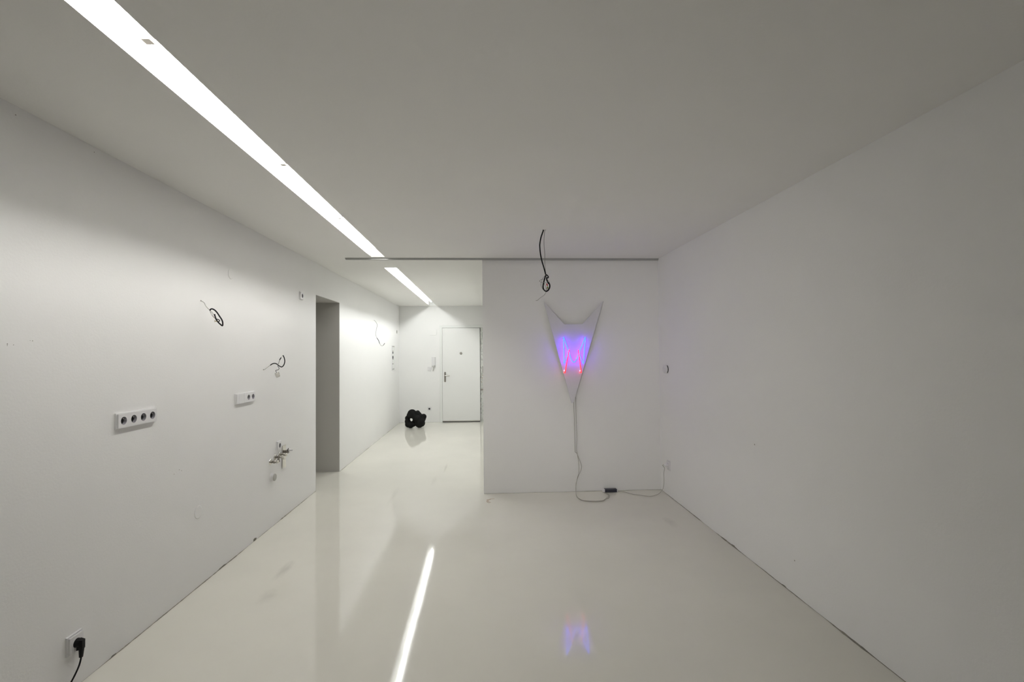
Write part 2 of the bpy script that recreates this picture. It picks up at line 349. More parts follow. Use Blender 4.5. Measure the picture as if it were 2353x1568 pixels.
b = MB()
b.box((L - 0.3, YB, 0), (L, O0, H)); b.box((L - 0.3, O1, 0), (L, YF, H)); b.box((L - 0.3, O0, OZ), (L, O1, H))
wl = struct(b, 'wall_left', M['wall'])
for (y, z, q) in ((1.99, 1.548, .003), (1.99, 1.542, .002), (2.015, 1.545, .002), (2.084, 1.564, .0015), (2.095, 1.563, .0028), (2.01, 2.463, .003), (2.397, 2.474, .003), (3.058, 0.801, .003), (3.079, 0.791, .003), (3.009, 0.787, .003)):
    h_ = MB(); h_.cyl((L - 0.001, y, z), (L + 0.0004, y, z), q * 0.7, n=8); h_.build('pin_hole', M['dirt'], wl)
b = MB(); b.box((R, YB, 0), (R + T, YF, H)); wr = struct(b, 'wall_right', M['wall'])
for (y, z, q) in ((3.31, 0.836, .005), (2.89, 0.209, .004)):
    h_ = MB(); h_.cyl((R + 0.001, y, z), (R - 0.0004, y, z), q, n=8); h_.build('pin_hole', M['dirt'], wr)
b = MB(); b.box((XP, YP, 0), (R, YP + 0.12, H)); b.box((XP, YP + 0.12, 0), (XP + 0.12, YF, H))
struct(b, 'wall_partition', M['wall'])
b = MB(); b.box((L - 0.3, YF, 0), (R + T, YF + T, H)); struct(b, 'wall_far', M['wall'])
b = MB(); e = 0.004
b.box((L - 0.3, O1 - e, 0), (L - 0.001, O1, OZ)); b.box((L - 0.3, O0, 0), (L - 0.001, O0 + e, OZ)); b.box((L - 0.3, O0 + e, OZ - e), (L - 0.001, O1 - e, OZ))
struct(b, 'jamb_shade_lining', M['opening_shade'])  # darker boards added so jamb and soffit look shaded
# side hall behind the opening
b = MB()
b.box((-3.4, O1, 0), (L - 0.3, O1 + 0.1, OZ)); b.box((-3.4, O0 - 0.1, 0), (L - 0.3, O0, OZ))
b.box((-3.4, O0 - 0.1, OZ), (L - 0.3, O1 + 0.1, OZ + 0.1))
struct(b, 'wall_side_hall', M['opening_shade'])
b = MB(); b.box((-3.5, O0 - 0.1, 0), (-3.4, O1 + 0.1, OZ + 0.1)); struct(b, 'hall_end_dark', M['hall_dark'])  # dark end panel added in place of an unlit hall, dims the jamb
# wall behind the camera with a large window added onto darkness to dim the near room
b = MB()
b.box((L - 0.3, YB - T, 0), (-1.8, YB, H)); b.box((1.8, YB - T, 0), (R + T, YB, H))
b.box((-1.8, YB - T, 2.42), (1.8, YB, H)); b.box((-1.8, YB - T, 0), (1.8, YB, 0.04))
struct(b, 'wall_back', M['wall'])
b = MB()
for x in (-1.8, -0.03, 1.74): b.box((x, YB - 0.12, 0.04), (x + 0.06, YB - 0.06, 2.42))
b.box((-1.74, YB - 0.12, 0.04), (-0.03, YB - 0.06, 0.10)); b.box((0.03, YB - 0.12, 0.04), (1.74, YB - 0.06, 0.10))
b.box((-1.74, YB - 0.12, 2.36), (-0.03, YB - 0.06, 2.42)); b.box((0.03, YB - 0.12, 2.36), (1.74, YB - 0.06, 2.42))
win = struct(b, 'added_window_1', M['dchrome'])
for x0, x1 in ((-1.74, -0.03), (0.03, 1.74)):
    b = MB(); b.box((x0, YB - 0.095, 0.10), (x1, YB - 0.085, 2.36)); b.build('pane', M['glass'], win)

# dirty, uneven joints between floor and walls: irregular thin beads
def joint(name, p0, p1, nrm, seed, wmin=0.0015, wmax=0.008, mt='dirt', zmax=0.006):
    rnd = random.Random(seed); b = MB()
    p0 = Vector((*p0, 0)); p1 = Vector((*p1, 0)); n = Vector((*nrm, 0))
    Ln = (p1 - p0).length; N = int(Ln / 0.02); vs = []
    for i in range(N + 1):
        t = i / N; c = p0.lerp(p1, t)
        k = noise.noise(Vector((t * Ln * 3.1, seed, 0))) * 0.5 + 0.5
        k2 = noise.noise(Vector((t * Ln * 23.0, seed, 5))) * 0.5 + 0.5
        w = wmin + (wmax - wmin) * max(0, (k * 1.5 - 0.45)) * (0.3 + k2)
        h = 0.001 + zmax * max(0, k * 1.6 - 0.6) * k2 * 1.4
        vs += [c + Vector((0, 0, h)) + n * 0.0006, c + n * w + Vector((0, 0, 0.0008))]
    b.add(vs, [(2*i, 2*i+1, 2*i+3, 2*i+2) for i in range(N)])
    return struct(b, name, M[mt])
joint('trim_1', (L, 0.6), (L, O0), (1, 0), 3, 0.0015, 0.014, zmax=0.011)
joint('trim_2', (L, O1), (L, YF), (1, 0), 5)
joint('trim_3', (R, YP), (R, 0.6), (-1, 0), 8, 0.0015, 0.014, zmax=0.011)
joint('trim_4', (XP, YP), (R, YP), (0, -1), 11, 0.002, 0.006)
joint('trim_5', (L, YF), (-1.01, YF), (0, -1), 13, 0.001, 0.003)
# chips of missing plaster at the foot of the walls
def chip(parent, seed, y, x, sx, w, h):
    rnd = random.Random(seed); b = MB(); n = 9
    vs = [(x + sx * 0.0012, y, 0.001)]
    for i in range(n + 1):
        a = PI * i / n; q = 0.6 + 0.4 * rnd.random()
        vs.append((x + sx * 0.0012, y + math.cos(a) * w * q, 0.001 + math.sin(a) * h * q))
    b.add(vs + [(x + sx * 0.0001, v[1], v[2]) for v in vs], [(0, i, i+1) for i in range(1, n+1)])
    return b.build('plaster_chip', M['dirt'], parent)

chip(wl, 1, 4.02, L, 1, 0.035, 0.028); chip(wl, 2, 3.55, L, 1, 0.10, 0.010); chip(wl, 4, 2.55, L, 1, 0.025, 0.009)
chip(wr, 5, 3.62, R, -1, 0.05, 0.012); chip(wr, 6, 3.0, R, -1, 0.03, 0.010)
# ------------------------------------------------------------------ recessed strip lights
def strip(idx, y0, y1, joints, label):
    t = thing('recessed_strip_light', (-1.12, (y0+y1)/2, H), label, 'ceiling light', 'recessed ceiling strip lights')
    b = MB(); D = 0.11; e = 0.0
    c = [(slx(y0)-e, y0), (srx(y0)+e, y0), (srx(y1)+e, y1), (slx(y1)-e, y1)]
    zb, zt = H + 0.013, H + D
    for i in range(4):
        p, q = c[i], c[(i+1) % 4]
        b.add([(p[0], p[1], zb), (q[0], q[1], zb), (q[0], q[1], zt), (p[0], p[1], zt)], [(0, 1, 2, 3)])
    b.add([(p[0], p[1], zt) for p in c], [(0, 1, 2, 3)])
    b.build('trough', M['trough'], t)
    for k in range(len(joints) - 1):
        a0, a1 = joints[k], joints[k+1]
        dx = 0.004 * (-1) ** k
        xc = lambda y: (slx(y) * 0.47 + srx(y) * 0.53) + dx
        z = H + 0.053
        b = MB(); b.cyl((xc(a0), a0 + 0.035, z), (xc(a1), a1 - 0.02, z), 0.013, n=14)
        tb = b.build('tube', M['tube2'] if idx else M['tube'], t)
        b = MB()
        b.box((xc(a0) - 0.014, a0 + 0.0, z - 0.018), (xc(a0) + 0.014, a0 + 0.03, H + D - 0.002))
        b.build('lamp_holder', M['dchrome'] if k else M['plastic'], t)
    return t
strip(0, *SL[0], [1.24, 1.62, 2.675, 3.74, 4.90], 'long recessed fluorescent strip in the main ceiling, nearer the camera')
strip(1, *SL[1], [5.78, 6.63, 7.63, 8.67, 10.05], 'shorter recessed fluorescent strip beyond the ceiling rail, ending at the far wall')

# ------------------------------------------------------------------ ceiling rail in front of the partition
r_ = thing('ceiling_rail', (0.2, 5.17, H), 'thin aluminium rail on the ceiling running along the partition top', 'rail')
b = MB(); y0 = 5.128
b.box((-1.472, y0, H - 0.006), (R - 0.002, y0 + 0.028, H)); b.build('rail_flange', M['alu'], r_)
b = MB(); b.box((-1.468, y0 + 0.003, H - 0.018), (R - 0.002, y0 + 0.008, H - 0.006)); b.box((-1.468, y0 + 0.020, H - 0.018), (R - 0.002, y0 + 0.025, H - 0.006))
b.build('rail_channel', M['alu'], r_)

# ------------------------------------------------------------------ far door
d = struct(MB(), 'door_1', M['door']) if False else None
b = MB(); X0, X1 = -0.944, -0.139
b.box((X0, YF - 0.030, 0.016), (X1, YF - 0.001, 2.022))
door = struct(b, 'door_1', M['door'], bevel=0.002)
def dpart(name, mt, fn, parent=door, bevel=0.0):
    b = MB(); fn(b); return b.build(name, mt, parent, bevel)
dpart('frame_post', M['frame'], lambda b: b.box((X0 - 0.062, YF - 0.018, 0), (X0 - 0.006, YF - 0.0005, 2.082)), bevel=0.002)
dpart('frame_head', M['frame'], lambda b: b.box((X0 - 0.006, YF - 0.018, 2.030), (-0.05, YF - 0.0005, 2.082)), bevel=0.002)
dpart('frame_post', M['grime'], lambda b: b.box((X1 + 0.010, YF - 0.014, 0), (-0.05, YF - 0.0005, 2.030)))['label'] = 'right-hand frame post, grimy and unpainted'
dpart('shadow_gap', M['gap'], lambda b: b.box((X1, YF - 0.006, 0.016), (X1 + 0.010, YF - 0.0005, 2.022)))
dpart('threshold', M['gap'], lambda b: b.box((X0, YF - 0.028, 0.0), (X1, YF - 0.001, 0.012)))
dpart('kick_strip', M['chrome'], lambda b: b.box((X0, YF - 0.034, 0.018), (X1, YF - 0.030, 0.032)))
def stadium(b):
    n = 10; o = []
    for k in range(n + 1): a = PI * k / n; o.append((-0.889 + 0.020*math.cos(a), 1.060 + 0.020*math.sin(a)))
    for k in range(n + 1): a = PI + PI * k / n; o.append((-0.889 + 0.020*math.cos(a), 0.880 + 0.020*math.sin(a)))
    N = len(o); V = [(x, YF - 0.036, z) for x, z in o] + [(x, YF - 0.030, z) for x, z in o]
    b.add(V, [tuple(range(N)), tuple(range(N, 2*N))[::-1]] + [(q, (q+1) % N, N+(q+1) % N, N+q) for q in range(N)])
pl = dpart('handle_plate', M['dchrome'], stadium)
dpart('lever', M['chrome'], lambda b: b.tube([(-0.889, YF - 0.034, 1.000), (-0.889, YF - 0.075, 1.000), (-0.875, YF - 0.082, 1.000), (-0.790, YF - 0.080, 0.997)], 0.0095, n=12), pl)
ph = dpart('peephole', M['dchrome'], lambda b: b.lathe((-0.547, YF - 0.030, 1.477), (0, -1, 0), [(0, 0.026), (0.006, 0.026), (0.008, 0.021)]))
dpart('lens', M['chrome'], lambda b: b.cyl((-0.547, YF - 0.036, 1.477), (-0.547, YF - 0.041, 1.477), 0.009), ph)
dpart('strike_plate', M['dchrome'], lambda b: b.box((-0.086, YF - 0.022, 1.055), (-0.064, YF - 0.014, 1.190)))
dpart('latch_bar', M['dchrome'], lambda b: b.box((-0.132, YF - 0.030, 0.672), (-0.056, YF - 0.014, 0.706)))
for x, z in ((-0.083, 0.995), (-0.094, 0.940), (-0.108, 0.853)):
    dpart('screw_hole', M['brown'], lambda b: b.cyl((x, YF - 0.0155, z), (x, YF - 0.0135, z), 0.009, n=10))
for z in (1.75, 1.58, 0.97, 0.32):
    dpart('hinge', M['dchrome'], lambda b: b.cyl((X1 + 0.008, YF - 0.030, z), (X1 + 0.008, YF - 0.030, z + 0.09), 0.006, n=10))

# ------------------------------------------------------------------ wall sockets, switches
# local frame: u across the plate, up z, n out of the wall
def mk(o, u, n):
    o = Vector(o); u = Vector(u); n = Vector(n)
    return lambda a, z, d: o + u * a + Vector((0, 0, z)) + n * d
def fbox(b, F, a0, a1, z0, z1, d0, d1, inset=0.0):
    i = inset
    c = [F(a0,z0,d0),F(a1,z0,d0),F(a1,z1,d0),F(a0,z1,d0),F(a0+i,z0+i,d1),F(a1-i,z0+i,d1),F(a1-i,z1-i,d1),F(a0+i,z1-i,d1)]
    b.add(c, [(0,1,2,3),(4,5,6,7),(0,1,5,4),(1,2,6,5),(2,3,7,6),(3,0,4,7)])
def socket_module(parent, F, ac, zc, d0, d1, s=0.0355, with_hole=True, top=0.0):
    """square face with a real round well, earth pin and contact holes"""
    b = MB(); n = 24; rr_ = 0.0205
    circ = [(ac + rr_*math.cos(2*PI*i/n), zc + rr_*math.sin(2*PI*i/n)) for i in range(n)]
    def sq(i):
        a = 2*PI*i/n; c, q = math.cos(a), math.sin(a); k = s / max(abs(c), abs(q)); return (ac + c*k, zc + q*k)
    rim = [(ac + (rr_+0.0022)*math.cos(2*PI*i/n), zc + (rr_+0.0022)*math.sin(2*PI*i/n)) for i in range(n)]
    sqp = [sq(i) for i in range(n)]
    V = [F(*q, d1) for q in sqp] + [F(*q, d1) for q in rim] + [F(*q, d1 + 0.0008) for q in circ] + [F(*q, d0) for q in sqp]
    fs = []
    for i in range(n):
        j = (i+1) % n
        fs += [(i, j, n+j, n+i), (n+i, n+j, 2*n+j, 2*n+i), (i, j, 3*n+j, 3*n+i)]
    b.add(V, fs)
    mod = b.build('socket_face', M['plastic'], parent)
    b = MB()
    dd = d1 - 0.016
    V = [F(*q, d1 + 0.0008) for q in circ] + [F(*q, dd) for q in circ]
    b.add(V, [(i, (i+1) % n, n+(i+1) % n, n+i) for i in range(n)], True)
    b.cur = 1; b.add(V, [tuple(range(n, 2*n))])
    b.build('socket_well', [M['socket_in'], M['well']], mod)
    b = MB()
    b.cyl(F(ac, zc + 0.0105, dd), F(ac, zc + 0.0105, d1 - 0.002), 0.0026, n=10)
    b.build('earth_pin', M['chrome'], mod)
    b = MB()
    for s_ in (-1, 1): b.cyl(F(ac + s_*0.0095, zc - 0.001, dd), F(ac + s_*0.0095, zc - 0.001, dd + 0.0008), 0.0032, n=10)
    b.build('contact_hole', M['hole'], mod)
    return mod
def frame_plate(parent, F, a0, a1, z0, z1, name='frame_plate', th=0.008):
    b = MB(); i = 0.0058       # a raised rim round the modules, as the real frame is
    o_ = [(a0, z0), (a1, z0), (a1, z1), (a0, z1)]
    e_ = [(a0+.001, z0+.001), (a1-.001, z0+.001), (a1-.001, z1-.001), (a0+.001, z1-.001)]
    q_ = [(a0+i, z0+i), (a1-i, z0+i), (a1-i, z1-i), (a0+i, z1-i)]
    V = [F(*q, 0.0) for q in o_] + [F(*q, th) for q in e_] + [F(*q, th) for q in q_] + [F(*q, 0.0) for q in q_]
    b.add(V, [(k*4+j, k*4+(j+1) % 4, k*4+4+(j+1) % 4, k*4+4+j) for k in range(3) for j in range(4)])
    return b.build(name, M['plastic'], parent)
LU, LN = (0, 1, 0), (1, 0, 0)

t = thing('socket_strip', (L, 2.686, 1.166), 'white horizontal plate of four sockets on the left wall, nearest of the plates', 'socket')
F = mk((L, 2.686, 1.166), LU, LN)
frame_plate(t, F, -0.147, 0.147, -0.041, 0.041)
for k in range(4): socket_module(t, F, -0.1065 + 0.071*k, 0.0, 0.001, 0.0165)

t = thing('switch_and_socket_strip', (L, 3.845, 1.164), 'white horizontal plate with two rocker switches and two sockets, below the hanging lampholder', 'socket')
F = mk((L, 3.845, 1.164), LU, LN)
frame_plate(t, F, -0.147, 0.147, -0.041, 0.041)
for k in range(2):
    b = MB(); a = -0.1065 + 0.071*k
    for s_ in (-1, 1):
        V = [F(a + (0 if s_ > 0 else -0.0355), -0.0355, 0.0165), F(a + (0.0355 if s_ > 0 else 0), -0.0355, 0.0165)]
    fbox(b, F, a - 0.0355, a - 0.0011, -0.0355, 0.0355, 0.001, 0.0165, 0)
    fbox(b, F, a + 0.0011, a + 0.0355, -0.0355, 0.0355, 0.001, 0.0165, 0)
    b.build('rocker', M['plastic'], t)
    b = MB(); fbox(b, F, a - 0.0013, a + 0.0013, -0.035, 0.035, 0.008, 0.0100); b.build('rocker_gap', M['wire'], t)
for k in range(2, 4): socket_module(t, F, -0.1065 + 0.071*k, 0.0, 0.001, 0.0165)

def single(name, y, z, label, hgt=0.081):
    t = thing(name, (L, y, z), label, 'socket')
    F = mk((L, y, z), LU, LN)
    frame_plate(t, F, -0.0415, 0.0415, -hgt/2, hgt/2)
    return t, F
t, F = single('wall_socket', 4.978, 2.084, 'single white socket high on the left wall just before the opening'); socket_module(t, F, 0, 0, 0.001, 0.0165)
t, F = single('wall_socket', 4.452, 0.680, 'single white socket low on the left wall above the water valves'); socket_module(t, F, 0, 0, 0.001, 0.0165)
t, F = single('wall_socket', 2.309, 0.207, 'single white socket near the floor at lower left with black plug in it', 0.086); socket_module(t, F, 0, 0, 0.001, 0.0165)
# black plug
pg = thing('power_plug', (L + 0.02, 2.309, 0.207), 'black moulded angled plug with black cable in the lower left socket', 'plug')
F = mk((L, 2.309, 0.207), LU, LN)
b = MB()
b.lathe(F(0, 0, 0.010), LN, [(0, 0.0185), (0.008, 0.0195), (0.018, 0.0180), (0.024, 0.0165)], n=24)
fbox(b, F, -0.0125, 0.0125, -0.030, 0.0165, 0.024, 0.046, 0.004)
b.build('plug_body', M['black'], pg)
b = MB(); b.cyl(F(0, -0.018, 0.037), F(0, -0.064, 0.035), 0.011, 0.0075, n=14); b.build('strain_relief', M['black'], pg)
b = MB(); q = [F(0, -0.060, 0.035), F(0, -0.075, 0.034), F(-0.012, -0.102, 0.034), F(-0.040, -0.138, 0.032), F(-0.078, -0.170, 0.030), F(-0.13, -0.193, 0.022), F(-0.2, -0.2025, 0.03), F(-0.6, -0.2025, 0.10)]
b.tube(q, 0.0036, n=10); b.build('cable', M['black'], pg)

# round blank covers
for y, z, r, lab in ((3.252, 0.482, 0.041, 'round white blank cover low on the left wall, painted over'), (3.638, 2.090, 0.038, 'round white blank cover high on the left wall, barely visible')):
    b = MB(); b.lathe((L, y, z), (1, 0, 0), [(0, r), (0.0022, r), (0.0035, r * 0.93), (0.0030, r * 0.88), (0.0034, r * 0.80)], n=36)
    tag(b.build('blank_cover', M['wall']), lab, 'cover plate')

# ------------------------------------------------------------------ water valves and waste pipe
def valve(y, z, r, kind, label):
    t = thing('water_valve', (L, y, z), label, 'valve', 'water valves on the left wall')
    b = MB(); b.lathe((L, y, z), (1, 0, 0), [(0, r), (0.002, r), (0.008, r*0.75), (0.009, 0.010)], n=24); b.build('rosette', M['chrome'], t)
    b = MB(); b.lathe((L + 0.006, y, z), (1, 0, 0), [(0, 0.009), (0.02, 0.009), (0.021, 0.013), (0.034, 0.013), (0.035, 0.009), (0.048, 0.009)], n=14); b.build('valve_body', M['dchrome'], t)
    b = MB(); b.lathe((L + 0.048, y, z), (1, 0, 0), [(0, 0.006), (0.003, 0.013), (0.016, 0.014), (0.020, 0.010)], n=10); b.build('knob', M['chrome'], t)
    return t
valve(4.300, 0.567, 0.027, 0, 'chrome angle valve nearest the camera in the row of three')
t = valve(4.392, 0.590, 0.027, 0, 'middle chrome angle valve of the row of three')
b = MB(); b.cyl((L + 0.030, 4.392, 0.59), (L + 0.030, 4.392, 0.548), 0.009, n=12); b.lathe((L+0.03, 4.392, 0.56), (0, 0, -1), [(0, 0.012), (0.014, 0.012)], n=8); b.build('outlet_nut', M['dchrome'], t)
t = valve(4.482, 0.592, 0.025, 0, 'chrome angle valve furthest from the camera in the row, next to the hanging plate')
b = MB(); b.cyl((L + 0.030, 4.482, 0.59), (L + 0.030, 4.482, 0.552), 0.010, n=12); b.lathe((L+0.03, 4.482, 0.565), (0, 0, -1), [(0, 0.0135), (0.016, 0.0135)], n=8); b.build('outlet_nut', M['chrome'], t)
t = thing('pipe_outlet', (L, 4.560, 0.605), 'chrome pipe outlet with a tall flat plate and pale plastic plug', 'pipe fitting')
b = MB(); b.box((L + 0.003, 4.530, 0.455), (L + 0.010, 4.600, 0.560)); b.build('plate', M['chrome'], t)
b = MB(); b.box((L + 0.003, 4.530, 0.585), (L + 0.010, 4.600, 0.660)); b.build('plate', M['chrome'], t)
b = MB(); b.box((L, 4.545, 0.470), (L + 0.004, 4.585, 0.650)); b.lathe((L + 0.003, 4.562, 0.603), (1, 0, 0), [(0, 0.014), (0.03, 0.014), (0.031, 0.019), (0.042, 0.019), (0.043, 0.012), (0.05, 0.012)], n=14); b.build('pipe_body', M['dchrome'], t)
b = MB(); b.lathe((L + 0.052, 4.562, 0.616), (1, 0, 0), [(0, 0.016), (0.004, 0.016), (0.005, 0.010), (0.03, 0.008), (0.034, 0.005)], n=14); b.build('plastic_plug', M['plastic'], t)
b = MB(); b.lathe((L + 0.046, 4.562, 0.616), (1, 0, 0), [(0, 0.017), (0.006, 0.017)], n=14); b.build('seal_ring', M['black'], t)
t = thing('waste_pipe', (L, 4.322, 0.430), 'capped waste pipe stub below the row of valves', 'pipe fitting')
b = MB(); b.lathe((L, 4.322, 0.430), (1, 0, 0), [(0, 0.037), (0.003, 0.037), (0.005, 0.033)], n=24); b.build('collar', M['plastic'], t)
b = MB(); b.lathe((L + 0.004, 4.322, 0.430), (1, 0, 0), [(0, 0.029), (0.020, 0.029)], n=24); b.build('pipe_stub', M['plastic'], t)
b = MB(); b.lathe((L + 0.024, 4.322, 0.430), (1, 0, 0), [(0, 0.031), (0.006, 0.031), (0.009, 0.027)], n=24); b.build('cap', M['wire_l'], t)

# ------------------------------------------------------------------ loose cables out of the left wall and ceiling
def part(name, mt, pts, r, parent, **k):
    b = MB(); b.tube(P[pts] if isinstance(pts, str) else pts, r, **k); return b.build(name, M[mt], parent)
t = thing('loose_cable', tuple(P['w1_wire'][0]), 'coiled black and grey cable hanging out of the left wall above eye level', 'cable')
part('grey_wire', 'wire_l', 'w1_wire', 0.0022, t)
part('black_loop', 'black', 'w1_loop', 0.0046, t)
part('black_loop', 'black', 'w1_small', 0.0028, t)
for q in ('w1_coil', 'w1_coil2', 'w1_coil3'): part('grey_wire', 'wire', q, 0.0012, t)
for i in range(3): part('bare_end', 'copper', P['w1_fray'][3*i:3*i+3], 0.0014, t)
b = MB(); b.cyl((L, 3.269, 1.853), (L + 0.002, 3.269, 1.853), 0.0045, n=12); b.build('wall_hole', M['wire'], t)

t = thing('loose_cable', tuple(P['w2_a'][0]), 'looped black cable with a white lampholder hanging from the left wall', 'cable')
part('grey_wire', 'wire_l', 'w2_a', 0.0022, t)
part('black_sleeve', 'black', 'w2_b', 0.0042, t)
part('grey_wire', 'wire_l', 'w2_c', 0.0012, t)
part('black_sleeve', 'black', 'w2_d', 0.0042, t)
part('grey_wire', 'wire', 'w2_e', 0.0028, t)
part('black_wire', 'blk_box', 'w2_f', 0.0022, t)
a, c = Vector(P['w2_cap'][0]), Vector(P['w2_cap'][1]); dd = (c - a)
b = MB(); b.lathe(a, dd, [(0, 0.012), (0.002, 0.0165), (dd.length * 0.9, 0.0165), (dd.length, 0.013)], n=20)
lh = b.build('lampholder', M['lamph'], t)
b = MB()
for q in P['w2_cap'][2:]: b.cyl(q, Vector(q) + dd.normalized() * 0.012, 0.003, n=8)
b.build('screw', M['dchrome'], lh)
b = MB(); b.cyl((L, 4.162, 1.368), (L + 0.002, 4.162, 1.368), 0.0045, n=12); b.build('wall_hole', M['wire'], t)

t = thing('loose_cable', tuple(P['w3_a'][0]), 'thin wire curling out of the left corridor wall beyond the opening', 'cable')
part('grey_wire', 'wire', 'w3_a', 0.0032, t)
part('black_sleeve', 'black', 'w3_b', 0.0045, t)
part('grey_wire', 'wire', 'w3_c', 0.003, t)
part('black_sleeve', 'black', 'w3_d', 0.004, t)

t = thing('ceiling_cable', (0.478, 3.93, H), 'knotted black cable hanging from the ceiling in front of the partition', 'cable')
part('black_cable', 'black', 'cc_black', 0.0052, t)
part('black_loop', 'black', 'cc_loop', 0.0056, t)
part('black_loop', 'black', 'cc_loop2', 0.0048, t)
part('grey_wire', 'wire', 'cc_wire', 0.0022, t)
for q in ('cc_wire2', 'cc_wire3', 'cc_tail'): part('grey_wire', 'wire', q, 0.0016, t)
for q, mt in zip(P['cc_bits'], ('red_ins', 'grn_ins', 'wire_l', 'black')):
    b = MB(); v = Vector(q); b.cyl(v + Vector((-0.003, 0, 0.008)), v + Vector((0.003, 0, -0.010)), 0.005, n=10); b.build('wire_connector', M[mt], t)
b = MB(); b.cyl((0.474, 3.93, H - 0.0015), (0.474, 3.93, H), 0.008, n=12); b.cyl((0.492, 3.93, H - 0.0015), (0.492, 3.93, H), 0.005, n=12); b.build('ceiling_hole', M['wire'], t)

# ------------------------------------------------------------------ distribution box, far wall fittings
t = thing('junction_box', (L, 9.79, 1.40), 'open white fuse box on the left corridor wall near the far corner', 'fuse box')
b = MB()
y0, y1, z0, z1 = 9.66, 9.92, 1.158, 1.642
b.box((L, y0, z0), (L + 0.014, y0 + 0.008, z1)); b.box((L, y1 - 0.008, z0), (L + 0.014, y1, z1))
b.box((L, y0 + 0.008, z0), (L + 0.014, y1 - 0.008, z0 + 0.008)); b.box((L, y0 + 0.008, z1 - 0.008), (L + 0.014, y1 - 0.008, z1))
b.build('box_rim', M['plastic'], t)
b = MB(); b.box((L, y0 + 0.008, z0 + 0.008), (L + 0.003, y1 - 0.008, z1 - 0.008)); b.build('back_plate', M['frame'], t)
for z, h in ((1.62, 0.012), (1.52, 0.02), (1.485, 0.03), (1.385, 0.05), (1.365, 0.02), (1.27, 0.02), (1.17, 0.012)):
    b = MB(); w = 0.20 if h == 0.012 else 0.10
    b.box((L + 0.003, y0 + 0.02, z), (L + 0.012, y0 + 0.02 + w, z + h)); b.build('breaker', M['wire'] if h in (0.012, 0.02) else M['black'], t)

t = thing('small_sensor', (L, 10.2, 1.93), 'tiny white box high in the far left corner', 'sensor')
b = MB(); b.box((L, 10.17, 1.905), (L + 0.012, 10.22, 1.965)); b.build('sensor_case', M['wire_l'], t, bevel=0.002)

RU, FN = (1, 0, 0), (0, -1, 0)
t = thing('intercom_handset', (-1.135, YF, 1.30), 'white wall intercom handset left of the far door', 'intercom')
F = mk((-1.135, YF, 1.30), RU, FN)
b = MB(); fbox(b, F, -0.045, 0.045, -0.09, 0.10, 0, 0.028, 0.003); b.build('base', M['plastic'], t)
b = MB(); fbox(b, F, 0.006, 0.036, -0.085, 0.095, 0.030, 0.052, 0.004); b.build('handset', M['plastic'], t)
b = MB(); b.tube([F(0.02, -0.085, 0.04), F(0.0, -0.14, 0.05), F(-0.012, -0.20, 0.04), F(-0.004, -0.16, 0.03), F(-0.015, -0.09, 0.02)], 0.006, n=8); b.build('cord', M['wire_l'], t)
t = thing('light_switch', (-1.226, YF, 1.145), 'white rocker light switch beside the intercom', 'switch')
F = mk((-1.226, YF, 1.145), RU, FN)
b = MB(); fbox(b, F, -0.041, 0.041, -0.041, 0.041, 0, 0.011, 0.001); b.build('frame_plate', M['plastic'], t)
b = MB(); fbox(b, F, -0.034, -0.001, -0.034, 0.034, 0.011, 0.016, 0.001); fbox(b, F, 0.001, 0.034, -0.034, 0.034, 0.011, 0.016, 0.001); b.build('rocker', M['plastic'], t)
t = thing('door_chime', (-1.145, YF, 1.93), 'flat white box on the far wall above the intercom', 'cover plate')
F = mk((-1.145, YF, 1.93), RU, FN)
b = MB(); fbox(b, F, -0.072, 0.072, -0.060, 0.060, 0, 0.012, 0.002); b.build('cover', M['wall'], t)
t = thing('wall_socket', (-1.230, YF, 0.290), 'single white socket on the far wall behind the black sculpture', 'socket')
F = mk((-1.230, YF, 0.290), RU, FN)
frame_plate(t, F, -0.041, 0.041, -0.041, 0.041); socket_module(t, F, 0, 0, 0.001, 0.0165)

# ------------------------------------------------------------------ right wall: thermostat, socket with plug
t = thing('thermostat', (R, 4.935, 1.306), 'small round white thermostat on the right wall near the corner', 'thermostat')
b = MB(); b.lathe((R, 4.935, 1.306), (-1, 0, 0), [(0, 0.041), (0.009, 0.041)], n=32); b.build('base_ring', M['black'], t)
b = MB(); b.lathe((R - 0.009, 4.935, 1.306), (-1, 0, 0), [(0, 0.043), (0.016, 0.042), (0.026, 0.038), (0.030, 0.030), (0.029, 0.025)], n=32); b.build('dial', M['plastic'], t)

t = thing('wall_socket', (R, 4.917, 0.312), 'white socket low on the right wall by the corner with a white plug', 'socket')
F = mk((R, 4.917, 0.312), (0, -1, 0), (-1, 0, 0))
frame_plate(t, F, -0.041, 0.041, -0.046, 0.052)
socket_module(t, F, 0, 0.010, 0.001, 0.0165)
t = thing('power_plug', (R - 0.03, 4.917, 0.322), 'white plug in the right wall socket feeding the sign transformer', 'plug')
b = MB(); b.lathe(F(0, 0.010, 0.008), (-1, 0, 0), [(0, 0.0175), (0.026, 0.018), (0.030, 0.012), (0.045, 0.009)], n=18); b.build('plug_body', M['plastic'], t)
b = MB(); q = [F(0, 0.010, 0.050), F(-0.01, 0.012, 0.062)]
b.tube([F(0, 0.010, 0.050), F(-0.012, 0.004, 0.066)] + [tuple(x) for x in P['cord3'][::-1][1:]], 0.0023, n=8); b.build('cable', M['cord'], t)

